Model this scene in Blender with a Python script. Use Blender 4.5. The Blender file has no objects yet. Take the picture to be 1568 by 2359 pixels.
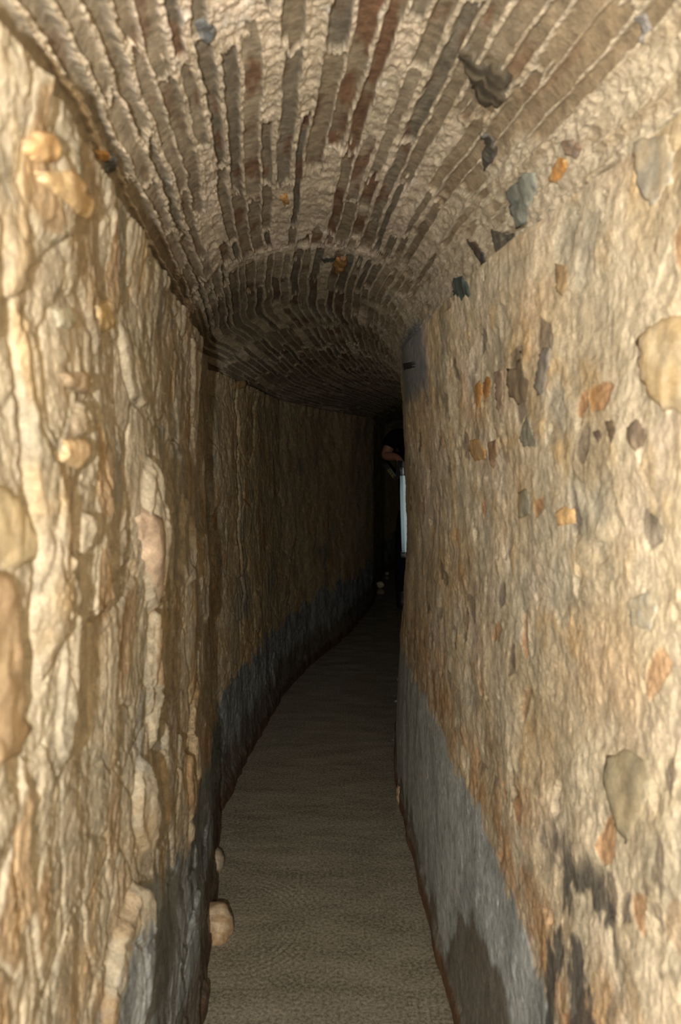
import bpy, bmesh, math, random
import numpy as np
from mathutils import Vector
from mathutils.geometry import delaunay_2d_cdt
C = bpy.context.scene.collection
random.seed(7)

# ------------------------------------------------------------------ noise
def h2(ix, iy, seed):
    n = (ix.astype(np.int64)*374761393 + iy.astype(np.int64)*668265263 + seed*1442695041) & 0xffffffff
    n = ((n ^ (n >> 13))*1274126177) & 0xffffffff
    n = ((n ^ (n >> 16))*2246822519) & 0xffffffff
    n = n ^ (n >> 15)
    return (n & 0xffffff)/float(0xffffff)

def perlin(x, y, seed=0):
    xi = np.floor(x); yi = np.floor(y); fx = x-xi; fy = y-yi
    u = fx*fx*fx*(fx*(fx*6-15)+10); v = fy*fy*fy*(fy*(fy*6-15)+10)
    def g(a, b):
        t = h2(xi+a, yi+b, seed)*2*math.pi
        return np.cos(t)*(fx-a)+np.sin(t)*(fy-b)
    a = g(0, 0)*(1-u)+g(1, 0)*u
    b = g(0, 1)*(1-u)+g(1, 1)*u
    return (a*(1-v)+b*v)*1.5

def fbm(x, y, seed=0, octv=4, gain=.5, lac=2.03):
    r = 0; a = 1; s = 0
    for o in range(octv):
        r = r+a*perlin(x, y, seed+o*17); s += a; a *= gain; x = x*lac+3.1; y = y*lac+1.7
    return r/s

def ridged(x, y, seed=0, octv=3):
    r = 0; a = 1; s = 0
    for o in range(octv):
        r = r+a*(1-np.abs(perlin(x, y, seed+o*31))*2); s += a; a *= .5; x = x*2.1+1; y = y*2.1+5
    return r/s

def worley(x, y, seed=0, jit=.9):
    """F1, F2-F1, id hashes, vector to cell centre"""
    xi = np.floor(x); yi = np.floor(y)
    f1 = np.full(x.shape, 9.); f2 = np.full(x.shape, 9.)
    cx = np.zeros(x.shape); cy = np.zeros(x.shape); dx1 = np.zeros(x.shape); dy1 = np.zeros(x.shape)
    for a in (-1, 0, 1):
        for b in (-1, 0, 1):
            X = xi+a; Y = yi+b
            dx = X+.5+(h2(X, Y, seed)-.5)*jit-x; dy = Y+.5+(h2(X, Y, seed+5)-.5)*jit-y
            d = np.sqrt(dx*dx+dy*dy)
            near = d < f1
            f2 = np.where(near, f1, np.minimum(f2, d))
            cx = np.where(near, X, cx); cy = np.where(near, Y, cy)
            dx1 = np.where(near, dx, dx1); dy1 = np.where(near, dy, dy1)
            f1 = np.where(near, d, f1)
    return f1, f2-f1, cx, cy, dx1, dy1

def sstep(a, b, x):
    t = np.clip((x-a)/(b-a), 0, 1); return t*t*(3-2*t)
def mix(a, b, t):
    return a*(1-t[..., None])+np.asarray(b)*t[..., None]

# ------------------------------------------------------------------ materials
def stone_mat(name, rough=.85, bump=.0012, fine=260., spec=.35):
    m = bpy.data.materials.new(name); m.use_nodes = True
    nt = m.node_tree; N = nt.nodes; L = nt.links; N.clear()
    out = N.new('ShaderNodeOutputMaterial'); p = N.new('ShaderNodeBsdfPrincipled')
    L.new(p.outputs[0], out.inputs[0])
    at = N.new('ShaderNodeAttribute'); at.attribute_name = 'tint'
    wet = N.new('ShaderNodeAttribute'); wet.attribute_name = 'wet'
    tc = N.new('ShaderNodeTexCoord')
    n1 = N.new('ShaderNodeTexNoise'); n1.inputs['Scale'].default_value = fine; n1.inputs['Detail'].default_value = 4
    n2 = N.new('ShaderNodeTexNoise'); n2.inputs['Scale'].default_value = 55; n2.inputs['Detail'].default_value = 6; n2.inputs['Roughness'].default_value = .65
    L.new(tc.outputs['Object'], n1.inputs['Vector']); L.new(tc.outputs['Object'], n2.inputs['Vector'])
    r1 = N.new('ShaderNodeMapRange'); r1.inputs[1].default_value = .3; r1.inputs[2].default_value = .7; r1.inputs[3].default_value = .66; r1.inputs[4].default_value = 1.26
    L.new(n2.outputs[0], r1.inputs[0])
    r2 = N.new('ShaderNodeMapRange'); r2.inputs[1].default_value = .3; r2.inputs[2].default_value = .7; r2.inputs[3].default_value = .84; r2.inputs[4].default_value = 1.14
    L.new(n1.outputs[0], r2.inputs[0])
    mu = N.new('ShaderNodeMath'); mu.operation = 'MULTIPLY'; L.new(r1.outputs[0], mu.inputs[0]); L.new(r2.outputs[0], mu.inputs[1])
    vm = N.new('ShaderNodeVectorMath'); vm.operation = 'SCALE'; L.new(at.outputs['Color'], vm.inputs[0]); L.new(mu.outputs[0], vm.inputs['Scale'])
    L.new(vm.outputs[0], p.inputs['Base Color'])
    rr = N.new('ShaderNodeMapRange'); rr.inputs[3].default_value = rough; rr.inputs[4].default_value = .2
    L.new(wet.outputs['Fac'], rr.inputs[0]); L.new(rr.outputs[0], p.inputs['Roughness'])
    p.inputs['Specular IOR Level'].default_value = spec
    b1 = N.new('ShaderNodeBump'); b1.inputs['Strength'].default_value = .9; b1.inputs['Distance'].default_value = bump*2.2
    b2 = N.new('ShaderNodeBump'); b2.inputs['Strength'].default_value = .8; b2.inputs['Distance'].default_value = bump*.5
    L.new(n2.outputs[0], b1.inputs['Height']); L.new(n1.outputs[0], b2.inputs['Height'])
    L.new(b1.outputs[0], b2.inputs['Normal']); L.new(b2.outputs[0], p.inputs['Normal'])
    return m

def plain(name, col, rough=.6, metal=0., emis=None, es=0., spec=.5, noise=0., nscale=80):
    m = bpy.data.materials.new(name); m.use_nodes = True
    nt = m.node_tree; p = nt.nodes['Principled BSDF']
    p.inputs['Roughness'].default_value = rough; p.inputs['Metallic'].default_value = metal
    p.inputs['Specular IOR Level'].default_value = spec
    tc = nt.nodes.new('ShaderNodeTexCoord'); n = nt.nodes.new('ShaderNodeTexNoise'); n.inputs['Scale'].default_value = nscale
    r = nt.nodes.new('ShaderNodeMix'); r.data_type = 'RGBA'
    r.inputs[6].default_value = (*[c*(1-noise) for c in col], 1); r.inputs[7].default_value = (*[min(1, c*(1+noise)) for c in col], 1)
    nt.links.new(tc.outputs['Object'], n.inputs['Vector']); nt.links.new(n.outputs[0], r.inputs[0]); nt.links.new(r.outputs[2], p.inputs['Base Color'])
    if emis:
        p.inputs['Emission Color'].default_value = (*emis, 1); p.inputs['Emission Strength'].default_value = es
    return m

M_WALL = stone_mat('rubble_mortar', bump=.0019, fine=330)
M_VAULT = stone_mat('vault_mortar', bump=.0022, fine=420)
M_STONE = stone_mat('embedded_stone', rough=.7, bump=.0007, fine=320)

# ------------------------------------------------------------------ mesh helpers
def add_attrs(me, tint, wet):
    a = me.attributes.new('tint', 'FLOAT_COLOR', 'POINT')
    c = np.ones((len(tint), 4), np.float32); c[:, :3] = np.clip(tint, 0, 1); a.data.foreach_set('color', c.ravel())
    w = me.attributes.new('wet', 'FLOAT', 'POINT'); w.data.foreach_set('value', np.asarray(wet, np.float32).ravel())

def grid_mesh(name, P, tint, wet, mat, flip=False, parent=None):
    nr, nc = P.shape[:2]
    me = bpy.data.meshes.new(name)
    me.vertices.add(nr*nc); me.vertices.foreach_set('co', P.reshape(-1).astype(np.float32))
    idx = np.arange(nr*nc).reshape(nr, nc)
    q = np.stack([idx[:-1, :-1], idx[:-1, 1:], idx[1:, 1:], idx[1:, :-1]], -1).reshape(-1, 4)
    if flip: q = q[:, ::-1]
    nf = len(q)
    me.loops.add(nf*4); me.loops.foreach_set('vertex_index', q.ravel().astype(np.int32))
    me.polygons.add(nf); me.polygons.foreach_set('loop_start', np.arange(0, nf*4, 4, dtype=np.int32))
    me.polygons.foreach_set('loop_total', np.full(nf, 4, np.int32))
    me.polygons.foreach_set('use_smooth', np.ones(nf, bool))
    me.update(calc_edges=True); me.validate()
    add_attrs(me, tint.reshape(-1, 3), wet.reshape(-1))
    me.materials.append(mat)
    o = bpy.data.objects.new(name, me); C.objects.link(o)
    if parent: o.parent = parent
    return o

def bm_obj(name, bm, mat, parent=None, smooth=True):
    me = bpy.data.meshes.new(name); bm.to_mesh(me); bm.free()
    if smooth:
        for p in me.polygons: p.use_smooth = True
    me.materials.append(mat)
    o = bpy.data.objects.new(name, me); C.objects.link(o)
    if parent: o.parent = parent
    return o

def tag(o, label=None, cat=None, group=None, kind=None):
    if label: o['label'] = label
    if cat: o['category'] = cat
    if group: o['group'] = group
    if kind: o['kind'] = kind
    return o

def curve(y, tab, sm=.08):
    ys = np.array([t[0] for t in tab]); xs = np.array([t[1] for t in tab])
    r = 0
    for k, w in ((-1, .2), (-.5, .2), (0, .2), (.5, .2), (1, .2)):
        r = r+w*np.interp(y+k*sm, ys, xs)
    return r

CAM = np.array([0, 0, 1.2]); TH = math.atan(129.5/1800)
def project(P):
    d = P-CAM
    f = d[..., 1]*math.cos(TH)-d[..., 2]*math.sin(TH); u = d[..., 1]*math.sin(TH)+d[..., 2]*math.cos(TH)
    f = np.where(f < .05, .05, f)
    return 784+1800*d[..., 0]/f, 1179.5-1800*u/f

# ------------------------------------------------------------------ passage plan (metres; water at z=0)
Z_L, Z_R, Z_TOP = 1.46, 1.50, 1.715
LF = [(-1.5, -.27), (1.2, -.285), (1.572, -.298), (1.887, -.332), (2.326, -.38), (2.47, -.40), (2.52, -.445), (2.58, -.40), (2.75, -.392), (2.97, -.38), (3.3, -.346), (3.86, -.293),
      (4.437, -.173), (4.963, -.011), (5.48, .111), (6.3, .265), (7, .325), (8, .45), (10, 1.1), (13, 1.9)]
LT = [(-1.5, -.23), (.56, -.235), (.67, -.232), (.874, -.253), (1.064, -.263), (1.444, -.303), (1.9, -.348), (2.55, -.435), (2.6, -.475), (2.72, -.435), (2.87, -.417), (3.155, -.389),
      (4.1, -.326), (4.97, -.121), (5.48, .06), (6.29, .265), (7, .325), (8, .45), (10, 1.1), (13, 1.9)]
RF = [(-1.5, .27), (1.2, .262), (1.572, .244), (1.98, .228), (2.594, .207), (3.015, .213), (3.53, .275), (4.17, .40), (5.34, .66), (6.3, .93), (8, 1.3), (10, 1.8), (13, 2.6)]
RM = [(-1.5, .32), (.7, .318), (1.15, .285), (1.6, .262), (2.0, .246), (2.594, .235), (3.015, .255), (3.53, .31), (4.17, .42), (5.34, .67), (6.3, .93), (8, 1.3), (10, 1.8), (13, 2.6)]
RT = [(-1.5, .33), (.755, .319), (1.152, .261), (1.379, .238), (1.8, .213), (2.283, .186), (2.7, .205), (3.2, .248), (3.8, .34), (4.4, .46), (5.34, .67), (6.3, .93), (8, 1.3), (10, 1.8), (13, 2.6)]

def depth_rows(n_near, segs):
    """depth samples spaced evenly in 1/y over [y0,y1] segments"""
    out = [np.linspace(-1.2, segs[0][0], 30)[:-1]]
    for (a, b, n) in segs:
        out.append((1/np.linspace(1/a, 1/b, n))[:-1])
    out.append(np.array([segs[-1][1]]))
    return np.concatenate(out)

CREAM = np.array([.50, .425, .305]); OCHRE = np.array([.42, .285, .13]); GREYB = np.array([.34, .30, .22])
PINK = np.array([.50, .41, .315]); CEMENT = np.array([.27, .285, .28]); RUST = np.array([.16, .06, .025]); DARK = np.array([.035, .035, .035])

# ================================================================== LEFT WALL
Y = depth_rows(30, [(.42, 2.45, 520), (2.45, 2.66, 40), (2.66, 12, 330)])
Z = np.linspace(-.12, Z_L+.03, 1040)
yy, zz = np.meshgrid(Y, Z)
t = np.clip(zz/Z_L, 0, 1)
xb = curve(yy, LF, .02)*(1-t)+curve(yy, LT, .02)*t
wy = yy+.035*fbm(yy*7, zz*7, 3, 3); wz = zz+.05*fbm(yy*6+9, zz*6, 4, 3)
# overlapping plates of slate: raised cells with abrupt far edges
def plates(sx, sz, seed, hgt, tilt):
    f1, fe, cx, cy, dx, dy = worley(wy*sx, wz*sz, seed)
    r = h2(cx, cy, seed+11); tx = h2(cx, cy, seed+12)-.3; ty = h2(cx, cy, seed+13)-.5
    return hgt*(r-.5)+tilt*(-dx*tx-dy*ty), fe, r, cx, cy
p1, e1, r1, cx1, cy1 = plates(6.5, 4.2, 21, .014, .017)
p2, e2, r2, cx2, cy2 = plates(15, 8, 33, .0055, .007)
p3, e3, r3, cx3, cy3 = plates(42, 20, 47, .0018, .0025)
near = 1-sstep(2.5, 2.9, yy)
rough_m = .35+.65*sstep(-.25, .3, fbm(yy*2.3, zz*2.3, 60, 2))
H = .014*fbm(yy*3.2, zz*3.2, 1, 3)+p1*rough_m*(.45+.55*near)+p2*(.35+.65*rough_m)*(.6+.4*near)+p3
H += .0035*fbm(wy*26, wz*16, 5, 4)+.0016*ridged(wy*60, wz*40, 6, 3)+.0012*fbm(yy*130, zz*110, 7, 2)
H -= .007*(1-sstep(0, .09, e1))*rough_m+.003*(1-sstep(0, .12, e2))
# a long crack running down the far part
crack = np.abs(yy-(3.03+.05*perlin(zz*5, zz*0+3, 9)+.02*perlin(zz*19, zz*0, 10)))
H -= .035*(1-sstep(.0, .022, crack))*sstep(.35, .8, zz)
crack2 = np.abs(yy-(2.15+.06*perlin(zz*4, zz*0+8, 19)+.02*perlin(zz*17, zz*0, 12)))
H -= .022*(1-sstep(.0, .016, crack2))*sstep(.5, .9, zz)
# individual big slabs: (y, z, half length, half height, lift)
for (sy, sz, a, b, l, rot) in [(.92, .555, .085, .105, .034, -.5), (1.045, .72, .045, .07, .022, .2), (1.085, 1.08, .05, .12, .026, .15), (1.12, .86, .03, .11, .022, .1),
                               (.60, .50, .07, .05, .03, -.3), (.80, .40, .06, .06, .026, -.4), (.70, 1.02, .022, .12, .012, 0), (1.55, 1.02, .08, .10, .02, .2),
                               (.72, 1.22, .025, .02, .012, 0), (.74, 1.12, .02, .02, .012, .1), (1.9, .9, .1, .14, .018, .2), (1.5, .55, .08, .09, .018, -.4)]:
    c, s = math.cos(rot), math.sin(rot); dy_ = (wy-sy); dz_ = (wz-sz)
    u_ = (dy_*c+dz_*s)/a; v_ = (-dy_*s+dz_*c)/b
    rr = np.maximum(np.abs(u_)**1.6+np.abs(v_)**1.6, 0)**(1/1.6)
    H = np.where(rr < 1.3, H+l*(1-sstep(.86, 1.04, rr))*(.55+.45*np.clip(u_+.3, 0, 1)), H)
damp = sstep(.0, .04, zz)
H = H*(.25+.75*damp)*.85
H += .014*(1-sstep(.02, .055, np.abs(zz-.02)))*(.5+fbm(yy*9, zz*0, 70, 2))   # crust lip at the waterline
H += .012*sstep(1.40, 1.47, zz)*(fbm(yy*12, zz*9, 71, 3)+.5)
# colour
k1 = fbm(yy*5, zz*4, 80, 4); k2 = fbm(wy*14, wz*10, 81, 4); k3 = fbm(yy*2, zz*2, 82, 2)
T = np.broadcast_to(CREAM*.86, yy.shape+(3,)).copy()
T = mix(T, GREYB*1.1, sstep(-.1, .5, k1+.3*(r2-.5)))
T = mix(T, OCHRE, .6*sstep(.1, .6, k2+.5*k3+.35*(r1-.45)))
T = mix(T, OCHRE*.9, .55*sstep(.1, .6, -k1+.4*(1-zz)))
T = mix(T, [.32, .19, .08], .6*sstep(.86, .95, r2)*sstep(.1, .2, e2))
T = mix(T, [.30, .29, .25], .7*sstep(.86, .9, 1-r2)*sstep(.1, .2, e2))
T *= (1-.35*sstep(2.3, 3.2, yy))[..., None]*np.array([1, .97, .9]) if False else 1
T *= (.72+.42*sstep(1.0, 2.4, yy))[..., None]*(.90+.22*sstep(-.5, .5, fbm(wy*9, wz*6, 88, 4)))[..., None]  # albedo lowered near, raised deeper: flash falloff evened out in the colour
T = mix(T, T*np.array([.82, .72, .55]), sstep(2.5, 3.0, yy)*.9)      # colour turns darker and browner past the step in the wall
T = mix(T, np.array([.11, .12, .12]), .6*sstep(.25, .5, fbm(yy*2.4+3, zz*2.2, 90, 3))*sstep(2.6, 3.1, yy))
line = .44+.10*fbm(yy*3, zz*0, 84, 3)+.09*k2+.03*k1-.08*sstep(1.6, 2.2, yy)+.15*(1-sstep(.9, 1.5, yy))
cem = 1-sstep(-.015, .02, zz-line)
cemc = mix(np.broadcast_to(CEMENT, yy.shape+(3,)).copy(), CEMENT*.5, sstep(-.2, .4, fbm(wy*20, wz*4, 85, 3)))
cemc = mix(cemc, [.40, .40, .36], .8*sstep(.38, .5, fbm(yy*9, zz*3, 86, 2))*sstep(3, 3.6, yy))  # pale streaks paint wet highlights into the cement colour
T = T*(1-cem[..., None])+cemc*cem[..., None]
brown = 1-sstep(-.02, .05, zz-(.15+.12*fbm(yy*4, zz*0, 87, 3)))
T = mix(T, [.10, .065, .035], brown*.75)
T = mix(T, [.085, .05, .03], (1-sstep(.035, .07, zz+.02*k2)))
spots = sstep(.75, .8, h2(cx3, cy3, 99))*sstep(.15, .3, e3)
T = mix(T, T*.62, spots*.5)
wet = np.clip(cem*(.3+.7*sstep(-.1, .3, k2)), 0, 1)
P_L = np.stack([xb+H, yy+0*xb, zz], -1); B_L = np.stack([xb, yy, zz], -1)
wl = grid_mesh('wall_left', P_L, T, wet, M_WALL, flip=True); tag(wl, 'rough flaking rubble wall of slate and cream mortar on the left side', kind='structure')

# ================================================================== RIGHT WALL
Y = depth_rows(30, [(.5, 3.6, 560), (3.6, 12, 60)])
Z = np.linspace(-.12, Z_R+.02, 1040)
yy, zz = np.meshgrid(Y, Z)
zm = .95
xb = np.where(zz < zm, curve(yy, RF)+(curve(yy, RM)-curve(yy, RF))*sstep(0, zm, zz), curve(yy, RM)+(curve(yy, RT)-curve(yy, RM))*np.clip((zz-zm)/(Z_R-zm), 0, 1)**1.5)
wy = yy+.03*fbm(yy*8, zz*8, 103, 3); wz = zz+.03*fbm(yy*8+9, zz*8, 104, 3)
f1, e1, cx1, cy1, dx, dy = worley(wy*13, wz*10, 121); r1 = h2(cx1, cy1, 7)
f2, e2, cx2, cy2, dx, dy = worley(wy*24, wz*20, 133); r2 = h2(cx2, cy2, 8)
k1 = fbm(yy*5, zz*4, 180, 4); k2 = fbm(wy*15, wz*12, 181, 4); k3 = fbm(yy*34, zz*28, 182, 3); k4 = fbm(yy*60, zz*8, 183, 3)
isst0 = 0
H = .012*fbm(yy*3, zz*3, 101, 3)+.0042*k2+.0019*k3+.0013*ridged(yy*70, zz*55, 105, 3)
isst = sstep(.80, .86, r1)*sstep(.10, .30, e1)*.6; H -= .003*isst
small = sstep(.80, .84, r2)*sstep(.12, .22, e2); H -= .002*small
pit = sstep(.42, .5, fbm(yy*16, zz*11, 106, 3)); H -= .006*pit
T = np.broadcast_to(CREAM*1.05, yy.shape+(3,)).copy()
T = mix(T, PINK*1.15, sstep(-.1, .5, k1))
T = mix(T, OCHRE*1.15, .8*sstep(.0, .5, k2*.8+.35*fbm(yy*2, zz*2, 184, 2)+.15*(.8-zz)))
T = mix(T, GREYB*.95, .75*sstep(.05, .55, -k1+.3*k3))
T = mix(T, [.24, .24, .21], .55*isst*sstep(.78, .85, r1))
T = mix(T, [.38, .27, .15], .5*isst*(1-sstep(.74, .78, r1)))
T = mix(T, [.17, .14, .11], .75*small*sstep(.93, .95, r2))
T = mix(T, [.38, .17, .05], .65*small*(1-sstep(.85, .87, r2)))
T = mix(T, T*.55, .6*pit)
line = .53+.05*fbm(yy*4, zz*0, 185, 3)+.05*k2+.02*k3-.03*sstep(1.8, 2.6, yy)-.06*(1-sstep(1.0, 1.5, yy))
T = mix(T, [.33, .18, .08], .65*(1-sstep(.05, .22, zz-line))*sstep(-.3, .2, k2))
T *= (.80+.32*sstep(-.45, .4, fbm(wy*8, wz*6, 189, 4)+.4*k3))[..., None]
T = mix(T, T*np.array([.86, .76, .62]), .8*sstep(-.2, .45, fbm(yy*4+2, zz*5, 192, 3)))
cem = 1-sstep(-.012, .012, zz-line)
cemc = mix(np.broadcast_to(CEMENT*1.55, yy.shape+(3,)).copy(), CEMENT*1.05, sstep(-.2, .4, fbm(yy*12, zz*5, 186, 3)))
cemc = mix(cemc, [.50, .50, .47], .8*sstep(.30, .45, fbm(yy*40, zz*9, 187, 3)))  # light vertical specks: glints on wet cement painted as colour
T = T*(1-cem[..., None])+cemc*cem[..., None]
bl = .30+.10*fbm(yy*5+1, zz*0, 188, 3)+.06*k2-.22*sstep(1.45, 1.75, yy)
T = mix(T, [.105, .075, .045], .8*(1-sstep(-.012, .02, zz-bl)))
T = mix(T, [.14, .07, .035], (1-sstep(.03, .055, zz+.03*k2)))
blk = sstep(.05, .2, fbm(yy*14, zz*9, 190, 4)+.15)*sstep(.34, .44, zz)*(1-sstep(.68, .74, zz+.05*k2))*sstep(.78, .84, yy)*(1-sstep(1.0, 1.06, yy+.03*k2))
T = mix(T, DARK, .85*blk)
blk2 = sstep(.28, .36, fbm(yy*20, zz*16, 191, 4))*(1-sstep(.9, 1.0, zz))*(1-sstep(.74, .8, yy))
T = mix(T, [.13, .10, .07], .7*blk2)
bc = sstep(1.9, 2.0, yy+.06*k2)*(1-sstep(2.55, 2.75, yy+.05*k1))*sstep(1.34, 1.40, zz+.04*k2)     # bluish cement repair under the vault
T = mix(T, [.17, .19, .215], .85*bc)
T *= (1+.32*sstep(.9, 1.8, yy))[..., None]*np.array([1., .97, .9])**(sstep(1.2, 2.5, yy)[..., None])  # albedo lifted with depth to make up for the fading flash light
H = H*(1-.7*cem)*(1-.8*bc)
H += .012*(1-sstep(.015, .05, np.abs(zz-.02)))*(.6+fbm(yy*7, zz*0, 170, 2))
wet = np.clip(cem*(.25+.75*sstep(-.1, .3, k3)), 0, 1)*.9
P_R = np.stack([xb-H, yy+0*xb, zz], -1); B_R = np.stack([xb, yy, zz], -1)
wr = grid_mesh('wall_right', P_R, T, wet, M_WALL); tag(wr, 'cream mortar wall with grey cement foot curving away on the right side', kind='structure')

# ================================================================== VAULT
Y = depth_rows(30, [(.42, 3.2, 640), (3.2, 9, 260)])
A = np.linspace(-.015, 1.03, 1150)
yy, aa = np.meshgrid(Y, A)
xl = curve(yy, LT, .1)-.042; xr = curve(yy, RT, .05)+.012
zl = Z_L-.03; zr = Z_R-.035
xc = (xl+xr)/2; hw = (xr-xl)/2
ang = math.pi*aa; sa = np.sin(np.clip(ang, 0, math.pi))
drop = .075*sstep(1.8, 4.6, yy)+.03*sstep(4, 7, yy)
zb = zl+(zr-zl)*aa+(Z_TOP-(Z_L+Z_R)/2+.03-drop)*np.sign(sa)*np.abs(sa)**.85
zb = np.where(aa < 0, zl+aa*1.2, np.where(aa > 1, zr-(aa-1)*1.2, zb))
xb = xc-hw*np.cos(ang)
nx = -np.cos(ang)*.9; nz = -(-sa)                       # outward direction in the section
nl = np.sqrt(nx*nx+nz*nz)+1e-6; nx /= nl; nz /= nl
sec2 = sstep(1.88, 1.90, yy+.05*fbm(aa*9, yy*0, 220, 2)+.03*np.cos(ang*2)); sec3 = sstep(2.95, 2.97, yy+.04*fbm(aa*9, yy*0, 221, 2))
U = aa*33.+.30*fbm(yy*3.2, aa*5, 201, 3)+.12*fbm(yy*22, aa*30, 202, 2)+sec2*3.37+sec3*5.6+aa*sec2*4
# merge/split ribs with varied widths
Uw = U+.28*perlin(U*.9, U*0+4, 203)
ri = np.floor(Uw); rf = Uw-ri
ln = .22+.4*h2(ri, ri*0, 204)
V = yy/ln+7*h2(ri, ri*0+1, 205)+.12*fbm(yy*20, aa*60, 206, 2)
vi = np.floor(V); vf = V-vi
hid = h2(ri, vi, 207); hid2 = h2(ri, vi, 208); hid3 = h2(ri, vi, 209)
gap = .07+.16*hid2**2
wR = .027
d_side = (np.minimum(rf, 1-rf)-gap)*wR
d_end = (np.minimum(vf, 1-vf))*ln-.003-.012*hid3*h2(ri, vi+50, 210)
# rounded corners
ra = .009
qx = np.maximum(ra-d_side, 0); qy = np.maximum(ra-d_end, 0)
sd = np.where((d_side < ra) & (d_end < ra), ra-np.sqrt(qx*qx+qy*qy), np.minimum(d_side, d_end))
sd += .0022*fbm(yy*70, aa*80, 211, 3)
st = sstep(-.001, .0018, sd)
smear = sstep(.10, .42, fbm(yy*6, aa*7, 212, 3)*1.0+.52*sstep(.66, .95, aa)-.25*sstep(0, .3, .5-np.abs(aa-.4)))
band = (1-sstep(.022, .05, np.abs(yy-1.93+.03*np.cos(ang*2)+.03*fbm(aa*8, yy*0, 213, 3))))
band *= sstep(.22, .34, aa)*(1-sstep(.68, .8, aa))*sstep(-.35, .0, fbm(yy*25, aa*16, 214, 3))
miss = (hid > .90)
cover = np.clip(np.maximum(np.maximum(smear, band), miss*1.), 0, 1)
st = st*(1-cover*.93)
mh = .0052*(.55+.9*fbm(yy*30, aa*36, 215, 3)+.5*hid2)+.0035*fbm(yy*75, aa*95, 216, 3)
lip = np.exp(-((sd+.001)/.0016)**2)*.0016
crumb = ridged(yy*60, aa*70, 217, 3)*.0022
depthm = 1.0-.35*sstep(.6, .9, aa)
hs_ = (hid3-.5)*.0085*depthm+.0012*fbm(yy*14, aa*50, 218, 3)-.0012
scallop = .0009*np.abs(np.sin(yy*math.pi/.008+6*fbm(yy*4, aa*20, 219, 2)))*sstep(1.2, 1.6, yy)
H = st*hs_+(1-st)*(mh*depthm+crumb+lip+scallop)+.010*fbm(yy*3, aa*4, 222, 3)
H += .004*cover*fbm(yy*26, aa*30, 223, 4)
H = np.where(aa > .985, H-.004, H)
# colours
T = np.broadcast_to(np.array([.45, .375, .275]), yy.shape+(3,)).copy()
k1 = fbm(yy*4, aa*5, 230, 3); k2 = fbm(yy*24, aa*28, 231, 4)
T = mix(T, PINK*1.12, sstep(-.1, .5, k1)); T = mix(T, CREAM*.85, .6*sstep(0, .5, k2)); T = mix(T, [.62, .58, .52], .5*sstep(.25, .6, k2+.4*k1))
T = mix(T, CREAM*.95, .75*sstep(.7, .92, aa))
T = mix(T, [.30, .22, .13], .55*sstep(.05, .4, fbm(yy*5, aa*30, 234, 3))*sstep(.6, .75, aa))
S = np.broadcast_to(np.array([.265, .21, .14]), yy.shape+(3,)).copy()
S = mix(S, [.17, .145, .105], sstep(.35, .8, hid2)); S = mix(S, [.33, .27, .19], sstep(.6, .95, hid3))
S = mix(S, [.15, .065, .03], .8*sstep(.15, .5, fbm(yy*9, aa*26, 232, 3)+.55*(hid-.55)+.25*(1-np.abs(aa-.55)*4)))
S = mix(S, [.34, .25, .15], .7*sstep(.62, .85, aa))
S = mix(S, [.30, .25, .18], .5*(1-sstep(.15, .35, aa)))
S *= (.85+.3*fbm(yy*18, aa*40, 233, 3))[..., None]
T = T*(1-st[..., None])+S*st[..., None]
soot = sstep(-.1, .5, fbm(yy*3.1, aa*3.5, 240, 3)+.5*(1-np.abs(aa-.38)*3.4)+.2)*sstep(1.95, 2.35, yy)
T = mix(T, T*np.array([.60, .56, .48]), .8*soot)
T *= (1+.25*sstep(2.2, 3.4, yy))[..., None]  # far vault colour brightened to counter the light falloff
bc = sstep(1.95, 2.05, yy+.06*k2)*(1-sstep(2.5, 2.7, yy))*sstep(.90, .93, aa+.02*k2)
T = mix(T, [.17, .19, .215], .85*bc)
P_V = np.stack([xb-nx*H, yy+0*xb, zb-nz*H], -1); B_V = np.stack([xb, yy, zb], -1)
cv = grid_mesh('ceiling', P_V, T, st*0+.08, M_VAULT, flip=True); tag(cv, 'barrel vault of thin stones set on edge in pale crumbly mortar', kind='structure')

# far end wall closing the passage, and the muddy bed
def simple_grid(name, xs, ys, zf, mat, tint, kind, label):
    X, YY = np.meshgrid(xs, ys); P = np.stack([X, YY, zf(X, YY)], -1)
    o = grid_mesh(name, P, np.broadcast_to(np.array(tint), P.shape).copy(), X*0, mat); tag(o, label, kind=kind); return o
simple_grid('floor', np.linspace(-.7, 3, 120), np.linspace(-1.2, 12, 400), lambda x, y: -.10+.012*fbm(x*6, y*6, 300, 3), M_WALL, (.11, .085, .055), 'structure', 'muddy bed under the water')
Xe, Ze = np.meshgrid(np.linspace(.8, 3.2, 120), np.linspace(-.12, 1.8, 100))
Pe = np.stack([Xe, 11.9+.03*fbm(Xe*5, Ze*5, 301, 3), Ze], -1)
tag(grid_mesh('wall_far', Pe, np.broadcast_to(np.array([.10, .08, .05]), Pe.shape).copy(), Xe*0, M_WALL), 'dark rubble at the unseen end of the passage', kind='structure')

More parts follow.
